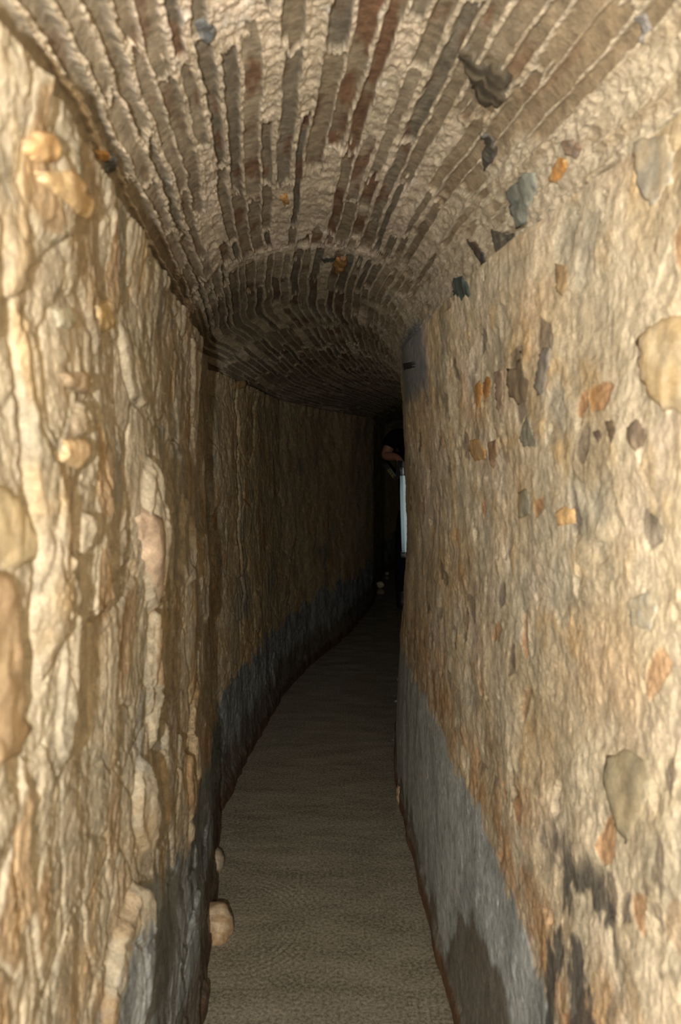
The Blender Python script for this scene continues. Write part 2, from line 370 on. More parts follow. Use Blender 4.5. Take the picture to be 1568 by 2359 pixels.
# ================================================================== WATER
def water_mat():
    m = bpy.data.materials.new('murky_water'); m.use_nodes = True
    nt = m.node_tree; N = nt.nodes; L = nt.links; p = N['Principled BSDF']
    tc = N.new('ShaderNodeTexCoord')
    n = N.new('ShaderNodeTexNoise'); n.inputs['Scale'].default_value = 120; n.inputs['Detail'].default_value = 5; n.inputs['Roughness'].default_value = .75
    mp = N.new('ShaderNodeMapping'); mp.inputs['Scale'].default_value = (.35, 1, 1)
    n2 = N.new('ShaderNodeTexNoise'); n2.inputs['Scale'].default_value = 14; n2.inputs['Detail'].default_value = 4
    L.new(tc.outputs['Object'], n.inputs['Vector']); L.new(tc.outputs['Object'], mp.inputs['Vector']); L.new(mp.outputs[0], n2.inputs['Vector'])
    cr = N.new('ShaderNodeValToRGB'); cr.color_ramp.elements[0].position = .40; cr.color_ramp.elements[1].position = .62
    cr.color_ramp.elements[0].color = (.115, .10, .07, 1); cr.color_ramp.elements[1].color = (.35, .315, .24, 1)
    ad = N.new('ShaderNodeMix'); ad.data_type = 'FLOAT'; ad.inputs[0].default_value = .2
    L.new(n.outputs[0], ad.inputs[2]); L.new(n2.outputs[0], ad.inputs[3]); L.new(ad.outputs[0], cr.inputs[0]); L.new(cr.outputs[0], p.inputs['Base Color'])
    p.inputs['IOR'].default_value = 1.33; p.inputs['Roughness'].default_value = .07
    n3 = N.new('ShaderNodeTexNoise'); n3.inputs['Scale'].default_value = 9; n3.inputs['Detail'].default_value = 3; L.new(mp.outputs[0], n3.inputs['Vector'])
    b = N.new('ShaderNodeBump'); b.inputs['Distance'].default_value = .004; b.inputs['Strength'].default_value = .6
    L.new(n3.outputs[0], b.inputs['Height']); L.new(b.outputs[0], p.inputs['Normal'])
    return m
Y = depth_rows(30, [(1.2, 3, 520), (3, 12, 260)]); X = np.linspace(0, 1, 260)
yy, aa = np.meshgrid(Y, X)
xx = (curve(yy, LF)-.05)*(1-aa)+(curve(yy, RF)+.05)*aa
r = np.hypot(xx+.30, yy-1.93)
zw = .0007*np.sin(2*math.pi*r/.0165)*np.exp(-((r-.20)/.05)**2)*sstep(-.28, -.15, xx)+.0012*fbm(xx*9, yy*22, 310, 3)*sstep(1.9, 2.3, yy)+.0005*fbm(xx*40, yy*60, 311, 2)+.0032*fbm(xx*7, yy*11, 312, 3)*sstep(3.2, 4.2, yy)
w = grid_mesh('water', np.stack([xx, yy+0*xx, zw], -1), np.zeros(xx.shape+(3,)), xx*0, water_mat(), flip=True)
tag(w, 'murky brown water flooding the passage floor with faint ring ripples', 'water', kind='stuff')

# ================================================================== STONES SET IN THE WALLS
def unproject_ray(px, py):
    a = (px-784)/1800; v = (1179.5-py)/1800
    d = np.array([a, math.cos(TH)+v*math.sin(TH), -math.sin(TH)+v*math.cos(TH)]); return d/np.linalg.norm(d)
GR = {}
for key, P, B in (('L', P_L, B_L), ('R', P_R, B_R), ('V', P_V, B_V)):
    m = P[..., 1] > .2
    nr_ = np.cross(np.gradient(B, axis=0), np.gradient(B, axis=1)); nr_ /= np.linalg.norm(nr_, axis=-1, keepdims=True)+1e-12
    Q = P[m]; px, py = project(Q); GR[key] = (Q, px, py, nr_[m])
def embed(name, g, outline, lift, c1, c2, label, group=None, streak=0., seed=0, cat='stone', edge=.5):
    Q, px, py, NR = GR[g]
    o = np.array(outline, float); c = o.mean(0); R = max(np.ptp(o[:, 0]), np.ptp(o[:, 1]))/2
    k = (px > o[:, 0].min()-3) & (px < o[:, 0].max()+3) & (py > o[:, 1].min()-3) & (py < o[:, 1].max()+3)
    q = Q[k]; nq = NR[k]
    dist = np.linalg.norm(q-CAM, axis=1); f_ = dist < np.percentile(dist, 15)*1.3; q = q[f_]; nq = nq[f_]
    cen = np.median(q, 0); n = np.median(nq, 0); n = n/np.linalg.norm(n)
    if np.dot(n, CAM-cen) < 0: n = -n
    hgt = np.percentile((q-cen)@n, 72 if g == 'L' else 84)
    # closed outline, resampled and roughened
    rng = np.random.RandomState(seed+len(label)); pts = []
    for i in range(len(o)):
        a, b = o[i], o[(i+1) % len(o)]
        m_ = max(2, int(np.linalg.norm(b-a)/(R*.12)))
        for j in range(m_):
            p = a+(b-a)*j/m_; pts.append(p+rng.randn(2)*R*.03)
    pts = np.array(pts); N = len(pts)
    def on_plane(p):
        d = unproject_ray(p[0], p[1]); t_ = np.dot(cen-CAM, n)/np.dot(d, n); return CAM+d*t_
    B = np.array([on_plane(p) for p in pts]); bc_ = B.mean(0)
    size = np.linalg.norm(B-bc_, axis=1).mean()
    qs = q[::max(1, len(q)//5000)]; hq = (qs-cen)@n; kk = max(6, len(qs)//28)
    def hloc(P_):                                                # smoothed height of the wall under a point
        dd = qs-P_; dd = dd-np.outer(dd@n, n); d2 = (dd*dd).sum(1); i_ = np.argpartition(d2, kk)[:kk]
        return np.percentile(hq[i_], 90 if g == 'V' else 60)
    if g == 'L': lift = lift*.5
    e1_ = np.cross(n, [0, 0, 1.]); e1_ /= np.linalg.norm(e1_); e2_ = np.cross(n, e1_)
    O2 = np.stack([(B-bc_)@e1_, (B-bc_)@e2_], 1)
    def edge_dist(p):
        a_ = O2; b_ = np.roll(O2, -1, 0); ab = b_-a_; t_ = np.clip(((p-a_)*ab).sum(1)/((ab*ab).sum(1)+1e-12), 0, 1)
        return np.sqrt((((a_+ab*t_[:, None])-p)**2).sum(1)).min()
    st_ = max(size*.11, .0006); pts2 = [Vector(p) for p in O2]
    gx = np.arange(O2[:, 0].min(), O2[:, 0].max(), st_); gy = np.arange(O2[:, 1].min(), O2[:, 1].max(), st_)
    for x_ in gx:
        for y_ in gy:
            p_ = np.array([x_, y_])+rng.randn(2)*st_*.12
            xa, ya = O2[:, 0], O2[:, 1]; xb_, yb_ = np.roll(xa, -1), np.roll(ya, -1)
            c_ = ((ya > p_[1]) != (yb_ > p_[1])) & (p_[0] < (xb_-xa)*(p_[1]-ya)/(yb_-ya+1e-15)+xa)
            if c_.sum() % 2 and edge_dist(p_) > st_*.5: pts2.append(Vector(p_))
    vs, _, fs, ov, _, _ = delaunay_2d_cdt(pts2, [], [list(range(N))], 1, 1e-7)
    W = np.array([tuple(v) for v in vs]); ed = np.array([edge_dist(p) for p in W]); md = max(ed.max(), 1e-4)
    P3 = bc_+W[:, :1]*e1_+W[:, 1:]*e2_
    prof = lift*(sstep(-.12, .38, ed/md)*.9+.12*ed/md)
    hb = np.array([hloc(p) for p in P3])
    a1 = P3[:, 1]/max(size, .004); a2 = P3[:, 2]/max(size, .004)
    nn = fbm(a1*1.3+seed, a2*1.3, 500+seed, 4)*min(lift*.35+.0006, size*.07)*sstep(0, .3, ed/md)
    top = P3+n*(hb+.0008+prof+nn)[:, None]
    # rim edges (used by one triangle) get a skirt let into the wall
    cnt = {}
    for f_ in fs:
        for i_ in range(len(f_)):
            e_ = (f_[i_], f_[(i_+1) % len(f_)]); cnt[tuple(sorted(e_))] = cnt.get(tuple(sorted(e_)), []) + [e_]
    F = [tuple(f_) for f_ in fs]; low = P3+n*(hb-.02)[:, None]; M0 = len(top)
    V = np.concatenate([top, low])
    for k_, l_ in cnt.items():
        if len(l_) == 1: i_, j_ = l_[0]; F.append((j_, i_, M0+i_, M0+j_))
    F += [tuple(M0+i_ for i_ in reversed(f_)) for f_ in fs]
    a1 = np.concatenate([a1, a1]); a2 = np.concatenate([a2, a2])
    me = bpy.data.meshes.new(name); org = bc_.copy()
    me.from_pydata([tuple(v-org) for v in V], [], F); me.validate()
    for p in me.polygons: p.use_smooth = True
    if g == 'L': c1 = np.array(c1)*.75+CREAM*.2; c2 = np.array(c2)*.75+CREAM*.2
    w_ = sstep(-.35, .35, fbm(a1*(1.1+streak*3), a2*(1.1-streak*.6), 520+seed, 4))
    add_attrs(me, mix(np.broadcast_to(np.array(c1, float), V.shape).copy(), c2, w_), np.full(len(V), .1))
    me.materials.append(M_STONE)
    ob = bpy.data.objects.new(name, me); ob.location = org; C.objects.link(ob)
    bmn = bmesh.new(); bmn.from_mesh(me); bmesh.ops.recalc_face_normals(bmn, faces=bmn.faces); bmn.to_mesh(me); bmn.free()
    tag(ob, label, cat, group); return ob

OR = (.42, .20, .055); OR2 = (.30, .15, .05); DK = (.06, .05, .036); DK2 = (.05, .05, .045); SL = (.13, .14, .13)
SV = 'stones showing in the vault'; SR = 'stones showing in the right wall'; SLW = 'stones showing in the left wall'
E_ = [
 ('slate_fragment', 'V', [(1062,105),(1080,98),(1092,110),(1105,140),(1122,152),(1140,140),(1160,145),(1168,165),(1180,180),(1165,195),(1172,215),(1150,242),(1120,245),(1098,215),(1075,160),(1058,135)], .002, DK, (.13,.105,.07), 'large dark brown Y-shaped slate bared in the right side of the vault', SV),
 ('slate_fragment', 'V', [(1108,303),(1125,320),(1145,345),(1142,362),(1132,375),(1118,390),(1112,350)], .002, DK, (.10,.095,.08), 'narrow dark ragged slate chip just below the large Y-shaped slate', SV),
 ('slate_fragment', 'V', [(1170,440),(1190,425),(1215,395),(1235,400),(1238,430),(1222,480),(1215,510),(1195,525),(1182,490)], .003, (.26,.26,.21), (.14,.15,.13), 'streaked grey-green slate standing where the vault meets the right wall', SV),
 ('slate_fragment', 'V', [(1135,528),(1160,535),(1190,540),(1165,565),(1150,585),(1140,560)], .002, (.14,.125,.095), DK, 'dark triangular slate chip below the streaked grey-green slate', SV),
 ('slate_fragment', 'V', [(1078,550),(1100,560),(1112,585),(1128,615),(1118,618),(1100,595)], .001, DK2, (.10,.06,.04), 'thin dark sliver of slate left of the dark triangular chip', SV),
 ('slate_fragment', 'V', [(1050,640),(1065,635),(1085,660),(1088,680),(1065,705),(1048,700),(1044,670)], .003, (.11,.14,.13), (.06,.075,.065), 'glossy blue-green slate chip low on the right edge of the vault', SV),
 ('stone', 'V', [(1275,385),(1290,362),(1308,365),(1310,385),(1285,420),(1268,415)], .004, OR, (.45,.28,.12), 'bright orange stone on the seam between vault and right wall', SV),
 ('stone', 'V', [(1295,325),(1320,320),(1340,335),(1330,365),(1305,355)], .004, (.27,.18,.12), (.16,.13,.10), 'brown stone just above the bright orange one at the vault edge', SV),
 ('slate_fragment', 'V', [(1465,35),(1485,30),(1495,55),(1500,90),(1480,75)], .002, (.12,.11,.10), (.22,.20,.18), 'small grey pointed slate at the top right corner of the photo', SV),
 ('slate_fragment', 'V', [(450,50),(475,42),(492,55),(485,80),(468,95),(455,75)], .002, (.14,.15,.15), DK, 'blue-grey slate chip between the ribs at the top left of the vault', SV),
 ('slate_fragment', 'V', [(246,350),(262,350),(258,395),(246,402),(240,372)], .002, (.13,.14,.14), DK, 'small bluish slate chip near the left edge of the vault', SV),
 ('stone', 'V', [(215,347),(241,343),(242,372),(228,368)], .003, (.42,.27,.11), OR, 'small tan-orange stone touching the bluish chip near the left vault edge', SV),
 ('stone', 'V', [(775,592),(795,588),(800,605),(790,625),(772,628),(768,608)], .004, (.30,.15,.045), (.22,.12,.05), 'small orange stone in the mortar band across the crown of the vault', SV),
 ('slate_fragment', 'V', [(735,592),(760,596),(775,588),(768,600),(748,603)], .001, DK2, DK, 'thin dark slate edge left of the orange stone at the crown', SV),  # no slate: dark piece painting the shade inside a hollow
 ('stone', 'V', [(643,452),(660,445),(665,462),(655,472)], .003, (.36,.20,.07), OR2, 'tiny orange pebble among the ribs left of the crown', SV),
 ('stone', 'L', [(535,886),(545,876),(568,878),(569,890),(548,898),(534,892)], .006, (.33,.18,.05), (.25,.15,.05), 'orange stone at the far end of the left wall top', SLW),
 ('slate_fragment', 'R', [(928,838),(943,834),(943,848),(931,853)], .002, DK2, (.03,.03,.03), 'black slate chip at the far edge of the right wall top', SR),
 ('stone', 'R', [(1095,885),(1105,878),(1112,892),(1111,915),(1102,940),(1096,915)], .003, OR, (.45,.24,.08), 'vivid orange stone in the upper right wall', SR),
 ('stone', 'R', [(1113,882),(1121,868),(1130,876),(1129,905),(1119,925),(1114,905)], .002, (.32,.17,.06), OR2, 'darker orange sliver right against the vivid orange stone', SR),
 ('stone', 'R', [(1170,850),(1190,848),(1200,805),(1207,860),(1222,880),(1215,920),(1190,935),(1172,905)], .002, (.15,.12,.08), (.22,.16,.10), 'dark brown pointed stone in the upper right wall', SR),
 ('slate_fragment', 'R', [(1247,800),(1268,803),(1262,850),(1252,905),(1238,912),(1232,890)], .002, (.17,.15,.12), (.23,.20,.16), 'long grey-brown slate strip right of the dark pointed stone', SR),
 ('stone', 'R', [(1140,855),(1158,855),(1160,930),(1150,955),(1142,920)], .002, (.28,.20,.14), (.33,.24,.17), 'faint brown stone between the orange and the dark pointed stone', SR),
 ('stone', 'R', [(1085,1015),(1100,1010),(1118,1035),(1115,1058),(1095,1062),(1083,1040)], .003, (.42,.25,.10), (.45,.31,.16), 'pale orange stone below the vivid orange one in the right wall', SR),
 ('stone', 'R', [(1124,1020),(1145,1010),(1148,1045),(1135,1078),(1125,1060)], .002, (.24,.15,.09), (.30,.20,.12), 'brown stone right beside the pale orange one', SR),
 ('slate_fragment', 'R', [(1210,962),(1218,958),(1238,1025),(1205,1030),(1195,1015)], .001, (.28,.26,.19), (.20,.19,.15), 'greenish triangular slate under the dark pointed stone', SR),
 ('stone', 'R', [(1278,608),(1300,612),(1310,650),(1300,682),(1285,672)], .002, (.24,.16,.09), (.36,.26,.14), 'brown oblong stone alone in the bright upper right wall', SR),
 ('slate_fragment', 'R', [(1364,995),(1380,990),(1388,1005),(1378,1020)], .001, (.16,.11,.08), DK, 'leftmost and smallest of three dark chips in the right wall', SR),
 ('slate_fragment', 'R', [(1396,970),(1413,968),(1420,1000),(1410,1022),(1400,1000)], .001, (.20,.14,.09), DK, 'middle one of three dark chips in the right wall', SR),
 ('slate_fragment', 'R', [(1447,985),(1470,965),(1492,1005),(1468,1040),(1450,1018)], .002, (.13,.10,.08), (.20,.15,.10), 'dark diamond-shaped chip, rightmost and largest of the three', SR),
 ('stone', 'R', [(1470,770),(1520,735),(1600,720),(1600,950),(1530,950),(1490,900),(1465,830)], .004, (.54,.44,.29), (.50,.37,.20), 'large golden ochre stone at the right edge of the photo', SR),
 ('stone', 'R', [(1460,320),(1540,310),(1555,420),(1500,480),(1475,440)], .002, (.40,.33,.23), (.34,.31,.25), 'pale grey-ochre stone near the top of the right edge', SR),
 ('stone', 'R', [(1400,1740),(1440,1722),(1480,1745),(1505,1800),(1480,1880),(1440,1945),(1410,1880),(1390,1800)], .003, (.27,.235,.16), (.38,.31,.20), 'large grey-green oval stone in the lower right wall', SR),
 ('stone', 'R', [(1450,1380),(1490,1365),(1515,1400),(1500,1450),(1455,1440)], .002, (.34,.33,.28), (.44,.37,.26), 'bluish grey stone at mid height near the right edge', SR),
 ('stone', 'R', [(1283,1182),(1300,1165),(1318,1175),(1318,1205),(1290,1212)], .003, (.52,.33,.15), (.45,.30,.15), 'small golden stone in the middle of the right wall', SR),
 ('stone', 'R', [(1190,1135),(1218,1125),(1222,1185),(1195,1195)], .002, (.28,.23,.13), (.24,.22,.17), 'olive brown stone left of the small golden one', SR),
 ('stone', 'L', [(-60,1310),(0,1318),(30,1350),(50,1430),(62,1500),(70,1590),(72,1680),(52,1735),(10,1762),(-60,1780)], .014, (.30,.20,.115), (.38,.28,.17), 'largest brown stone jutting from the left wall at the photo edge', SLW),
 ('stone', 'L', [(-60,1110),(10,1118),(40,1145),(70,1190),(92,1240),(84,1290),(50,1308),(-60,1300)], .006, (.36,.30,.18), (.45,.36,.22), 'olive buff stone jutting just above the largest brown one', SLW),
 ('stone', 'L', [(55,322),(75,302),(115,305),(130,340),(122,372),(88,374),(62,352)], .012, (.46,.27,.10), (.40,.25,.12), 'rounded orange stone under the upper end of the left ledge', SLW),
 ('stone', 'L', [(110,400),(158,388),(190,425),(216,462),(206,508),(172,492),(132,445)], .010, (.43,.28,.12), (.48,.34,.18), 'long tan-orange stone below the rounded orange one', SLW),
 ('stone', 'L', [(208,705),(250,690),(263,712),(250,760),(220,765)], .006, (.42,.28,.11), (.40,.32,.2), 'ochre stone in the upper left wall', SLW),
 ('stone', 'L', [(127,715),(158,705),(174,738),(155,757),(132,752)], .006, (.33,.31,.23), (.25,.25,.19), 'grey-green stone left of the ochre stone in the upper left wall', SLW),
 ('stone', 'L', [(135,860),(190,855),(202,878),(188,908),(150,892)], .014, (.24,.16,.09), (.33,.24,.15), 'blocky brown stone casting a shadow in the upper left wall', SLW),
 ('stone', 'L', [(150,1015),(198,1008),(204,1045),(178,1082),(140,1062)], .012, (.42,.29,.14), (.46,.33,.19), 'rounded ochre stone below the blocky brown one', SLW),
 ('slate_fragment', 'L', [(328,1170),(345,1190),(356,1260),(366,1330),(368,1390),(352,1382),(332,1300),(320,1225)], .012, (.25,.165,.115), (.34,.24,.16), 'tall reddish slate standing on edge in the left wall', SLW),
]
for i, (nm, g, ol, lift, c1, c2, lab, grp) in enumerate(E_):
    embed(nm, g, ol, lift, c1, c2, lab, grp, streak=.8 if nm == 'slate_fragment' else .2, seed=i*3, cat='slate' if nm == 'slate_fragment' else 'stone')

# ------------------------------------------------------------------ pebbles lying at the waterline
def pebble(px, py, z, size, c1, c2, label, seed, rot=0., rough=.012):
    d = unproject_ray(px, py); tt = (z-1.2)/d[2]; pos = CAM+d*tt
    bm = bmesh.new(); bmesh.ops.create_icosphere(bm, subdivisions=5, radius=1)
    V = np.array([v.co[:] for v in bm.verts])
    nn = fbm(V[:, 0]*1.1+seed, V[:, 1]*1.1+V[:, 2]*1.3, 600+seed, 3); n2 = fbm(V[:, 0]*5, V[:, 1]*5+V[:, 2]*5, 610+seed, 3)
    s = 1+.13*nn+rough*n2
    V = V*s[:, None]*np.array(size)
    for v, c in zip(bm.verts, V): v.co = c
    me = bpy.data.meshes.new('stone'); bm.to_mesh(me); bm.free()
    for p in me.polygons: p.use_smooth = True
    add_attrs(me, mix(np.broadcast_to(np.array(c1, float), V.shape).copy(), c2, sstep(-.2, .3, fbm(V[:, 2]*40+V[:, 0]*20, V[:, 1]*30, 620+seed, 3))), np.full(len(V), .45))
    me.materials.append(M_STONE)
    o = bpy.data.objects.new('stone', me); o.location = pos; o.rotation_euler = (0, 0, rot); C.objects.link(o)
    return tag(o, label, 'stone', 'rounded stones at the waterline')
pebble(494, 2130, .018, (.048, .060, .052), (.40, .27, .15), (.55, .42, .28), 'larger rounded pinkish stone at the foot of the left wall in the water', 1, .3)
pebble(491, 1985, .016, (.032, .048, .038), (.36, .29, .21), (.46, .37, .27), 'smaller pale rounded stone behind it at the foot of the left wall', 2, .1)
pebble(919, 1832, .022, (.012, .040, .030), (.55, .42, .26), (.38, .26, .15), 'small crusty cream stone at the foot of the right wall', 3, 0, .25)
pebble(876, 1347, .03, (.035, .04, .032), (.55, .45, .33), (.42, .34, .24), 'nearer of two far pale stones at the dark waterline by the person', 4, 0)
pebble(891, 1321, .02, (.022, .04, .018), (.45, .40, .30), (.38, .30, .2), 'farther and smaller of two far pale stones at the dark waterline', 5, 0)

# ================================================================== PERSON HOLDING A TUBE LAMP
M_SKIN = plain('skin', (.36, .17, .11), .5, noise=.1); M_SHIRT = plain('black_cotton', (.006, .006, .008), .9, spec=.1, noise=.3)
M_JEAN = plain('dark_denim', (.006, .008, .016), .85, spec=.15, noise=.3); M_HAIR = plain('dark_hair', (.008, .006, .005), .6, noise=.4)
M_BOOT = plain('rubber_boot', (.01, .01, .01), .5)
def empty(name, loc):
    o = bpy.data.objects.new(name, None); o.location = loc; o.empty_display_size = .1; C.objects.link(o); return o
def skinned(name, verts, edges, mat, parent, sub=2, root=0, extra=None):
    """verts: (x,y,z,rx,ry) in world metres; grown with a Skin modifier and baked"""
    org = Vector(parent.location)
    me = bpy.data.meshes.new(name+'_skeleton'); me.from_pydata([tuple(Vector(v[:3])-org) for v in verts], edges, [])
    o = bpy.data.objects.new(name+'_skeleton', me); C.objects.link(o)
    sk = o.modifiers.new('skin', 'SKIN'); sk.use_smooth_shade = True; sk.branch_smoothing = .6
    ss = o.modifiers.new('sub', 'SUBSURF'); ss.levels = ss.render_levels = sub
    for i, v in enumerate(verts):
        d = me.skin_vertices[0].data[i]; d.radius = (v[3], v[4] if len(v) > 4 else v[3]); d.use_root = (i == root)
    dg = bpy.context.evaluated_depsgraph_get(); dg.update()
    m2 = bpy.data.meshes.new_from_object(o.evaluated_get(dg))
    bpy.data.objects.remove(o)
    if extra:
        bm = bmesh.new(); bm.from_mesh(m2); extra(bm, org); bm.to_mesh(m2); bm.free()
    for p in m2.polygons: p.use_smooth = True
    m2.materials.clear(); m2.materials.append(mat)
    r_ = bpy.data.objects.new(name, m2); r_.parent = parent; C.objects.link(r_); return r_
PB = Vector((.61, 6.16, -.09)); person = empty('person', PB)
HC = Vector((.61, 6.04, 1.545))                      # head centre, bowed under the low vault
def head_extra(bm, org):
    r = bmesh.ops.create_uvsphere(bm, u_segments=40, v_segments=28, radius=1)
    for v in r['verts']:
        x, y, z = v.co
        w_ = 1-.22*max(0, -z)**1.5
        X = x*.076*w_; Y_ = y*.095*(1-.12*max(0, -z)); Z_ = z*.115
        if y < 0:
            Y_ -= .020*math.exp(-((x/.20)**2+((z+.18)/.20)**2))          # nose
            Y_ += .010*math.exp(-(((abs(x)-.42)/.16)**2+((z-.02)/.10)**2))  # eye sockets
            Y_ -= .006*math.exp(-((x/.34)**2+((z+.52)/.10)**2))          # mouth
            Y_ -= .008*math.exp(-((x/.30)**2+((z+.85)/.16)**2))          # chin
        if abs(x) > .9 and abs(y) < .25: X *= 1+.16*math.exp(-((z/.22)**2))  # ears
        v.co = Vector((X, Y_, Z_))+HC-org
def hand(base, dirv, side, palm, curl):
    """palm vertex chain and five separate curled fingers -> verts, edges appended"""
    return None
V = []; E2 = []
def add(v, p=None):
    V.append(v); i = len(V)-1
    if p is not None: E2.append((p, i))
    return i
pel = add((.61, 6.17, .86, .12, .10)); wa = add((.61, 6.17, 1.03, .115, .09), pel); ch = add((.61, 6.16, 1.24, .13, .10), wa); nk0 = add((.61, 6.14, 1.40, .06, .06), ch)
nk = add((.61, 6.08, 1.47, .052, .052), nk0); add((.61, 6.05, 1.53, .05, .055), nk)
for sx in (-1, 1):
    hp = add((.61+sx*.09, 6.17, .78, .085, .09), pel); kn = add((.61+sx*.105, 6.14, .40, .055, .06), hp); an = add((.61+sx*.11, 6.17, .01, .038, .04), kn)
    add((.61+sx*.115, 6.06, -.055, .035, .03), an)
s1 = add((.43, 6.15, 1.375, .052, .05), ch); el1 = add((.345, 6.10, 1.195, .043, .043), s1); wr1 = add((.435, 5.985, 1.195, .030, .028), el1)
pm1 = add((.468, 5.965, 1.165, .034, .020), wr1)
def fingers(pm, center, axis_out, axis_down, n_f, thumb):
    """fingers leave the palm side by side and curl round what is held"""
    for k in range(4):
        off = (k-1.5)*.019; L_ = [.030, .034, .032, .025][k]
        b = center+axis_out[0]*off
        p1_ = b+axis_down*.018+axis_out[1]*.030; p2_ = p1_+axis_down*L_*.9; p3_ = p2_+axis_down*L_*.5-axis_out[1]*L_*.8
        i1 = add((*p1_, .0095), pm); i2 = add((*p2_, .0088), i1); add((*p3_, .0075), i2)
    t1 = center+axis_out[0]*thumb*.030-axis_out[1]*.012; t2 = t1+axis_down*.03-axis_out[1]*.012; t3 = t2+axis_down*.022+axis_out[1]*.006
    i1 = add((*t1, .012), pm); i2 = add((*t2, .0105), i1); add((*t3, .009), i2)
fingers(pm1, Vector((.47, 5.965, 1.15)), (Vector((1, 0, 0)), Vector((0, -1, 0))), Vector((0, 0, -1)), 4, -1)
s2 = add((.79, 6.15, 1.375, .052, .05), ch); el2 = add((.835, 6.17, 1.11, .042, .042), s2); wr2 = add((.82, 6.11, .87, .030, .026), el2); pm2 = add((.815, 6.10, .80, .022, .038), wr2)
fingers(pm2, Vector((.815, 6.10, .785)), (Vector((0, 1, 0)), Vector((1, 0, 0))), Vector((0, 0, -1)), 4, -1)
skinned('body', V, E2, M_SKIN, person, 2, 0, head_extra)
# shirt
sv = [(.61, 6.17, .88, .165, .13), (.61, 6.17, 1.04, .155, .125), (.61, 6.16, 1.24, .165, .13), (.61, 6.13, 1.39, .085, .08), (.43, 6.15, 1.375, .072, .07), (.365, 6.11, 1.255, .066, .066), (.79, 6.15, 1.375, .072, .07), (.828, 6.165, 1.24, .066, .066)]
skinned('shirt', sv, [(0, 1), (1, 2), (2, 3), (2, 4), (4, 5), (2, 6), (6, 7)], M_SHIRT, person, 2, 0)
tv = [(.61, 6.17, .90, .15, .12), (.61, 6.17, .82, .15, .12)]
te = [(0, 1)]
for sx in (-1, 1):
    i0 = len(tv); tv += [(.61+sx*.085, 6.17, .72, .105, .105), (.61+sx*.105, 6.14, .40, .078, .08), (.61+sx*.11, 6.17, .10, .066, .07)]; te += [(1, i0), (i0, i0+1), (i0+1, i0+2)]
skinned('trousers', tv, te, M_JEAN, person, 2, 0)
for sx in (-1, 1):
    skinned('boot', [(.61+sx*.11, 6.17, .20, .066, .066), (.61+sx*.11, 6.17, .02, .058, .06), (.61+sx*.112, 6.10, -.045, .05, .042), (.61+sx*.118, 6.01, -.058, .045, .032)], [(0, 1), (1, 2), (2, 3)], M_BOOT, person, 2, 0)
bm = bmesh.new(); r = bmesh.ops.create_uvsphere(bm, u_segments=40, v_segments=28, radius=1)
for v in r['verts']:
    x, y, z = v.co; k_ = 1.0
    if y < 0 and z < .42: k_ = .82
    if z < -.45: k_ = .82
    v.co = Vector((x*.086*k_, y*.106*k_, z*.126*k_+.004))*(1+.02*math.sin(x*31)*math.sin(y*27+z*19))+HC-PB
bm_obj('hair', bm, M_HAIR, person)
M_EYE = plain('eye_white', (.6, .58, .55), .2)
for sx in (-1, 1):
    bm = bmesh.new(); bmesh.ops.create_uvsphere(bm, u_segments=16, v_segments=12, radius=.0125)
    o = bm_obj('eye', bm, M_EYE, person); o.location = HC-PB+Vector((sx*.031, -.079, .003))
tag(person, 'person in black shirt and dark trousers half hidden behind the right wall', 'person')

# tube lamp ---------------------------------------------------------
M_CLEAR = bpy.data.materials.new('clear_plastic'); M_CLEAR.use_nodes = True
p = M_CLEAR.node_tree.nodes['Principled BSDF']; p.inputs['Transmission Weight'].default_value = 1; p.inputs['Roughness'].default_value = .03; p.inputs['IOR'].default_value = 1.12; p.inputs['Base Color'].default_value = (.93, .97, .97, 1)
M_REFL = plain('white_reflector', (.75, .78, .78), .35, emis=(.72, .84, .86), es=.035); M_TUBE = plain('lit_tube', (.9, .95, .95), .3, emis=(.80, .97, 1), es=.22)
M_CAP = plain('grey_end_cap', (.30, .33, .34), .25, noise=.15); M_RING = plain('chrome_ring', (.6, .62, .64), .15, metal=1.)
LB = Vector((.498, 5.93, .43)); LT_ = Vector((.474, 5.93, 1.11)); LL = (LT_-LB).length
lamp = empty('tube_lamp', LB); lamp.rotation_mode = 'QUATERNION'; lamp.rotation_quaternion = Vector((0, 0, 1)).rotation_difference(LT_-LB)
def tube(bm, r0, z0, z1, seg=40, r1=None, inner=None, a0=0, a1=2*math.pi):
    full = abs(a1-a0-2*math.pi) < 1e-6; n_ = seg if full else seg+1; r1 = r0 if r1 is None else r1
    cols = []
    prof = [(r0, z0), (r1, z1)] if inner is None else [(r0, z0), (r1, z1), (r1-inner, z1), (r0-inner, z0)]
    for k in range(n_):
        a = a0+(a1-a0)*k/seg
        cols.append([bm.verts.new((math.cos(a)*rr, math.sin(a)*rr, zz_)) for rr, zz_ in prof])
    for k in range(seg):
        c0 = cols[k]; c1 = cols[(k+1) % n_]; m_ = len(prof)
        for j in range(m_ if inner is not None else m_-1): bm.faces.new((c0[j], c1[j], c1[(j+1) % m_], c0[(j+1) % m_]))
    if inner is None and full:
        bm.faces.new([c[0] for c in cols][::-1]); bm.faces.new([c[-1] for c in cols])
    elif not full:
        bm.faces.new(cols[0]); bm.faces.new(cols[-1][::-1])
    bmesh.ops.recalc_face_normals(bm, faces=bm.faces)
bm = bmesh.new(); tube(bm, .036, .035, LL-.055, inner=.002); bm_obj('housing', bm, M_CLEAR, lamp)
bm = bmesh.new(); tube(bm, .031, .045, LL-.065, inner=.002, a0=math.radians(-20), a1=math.radians(200)); bm_obj('reflector', bm, M_REFL, lamp)
bm = bmesh.new(); tube(bm, .011, .045, LL-.065)
o = bm_obj('light_tube', bm, M_TUBE, lamp); o.location = (.006, -.012, 0)
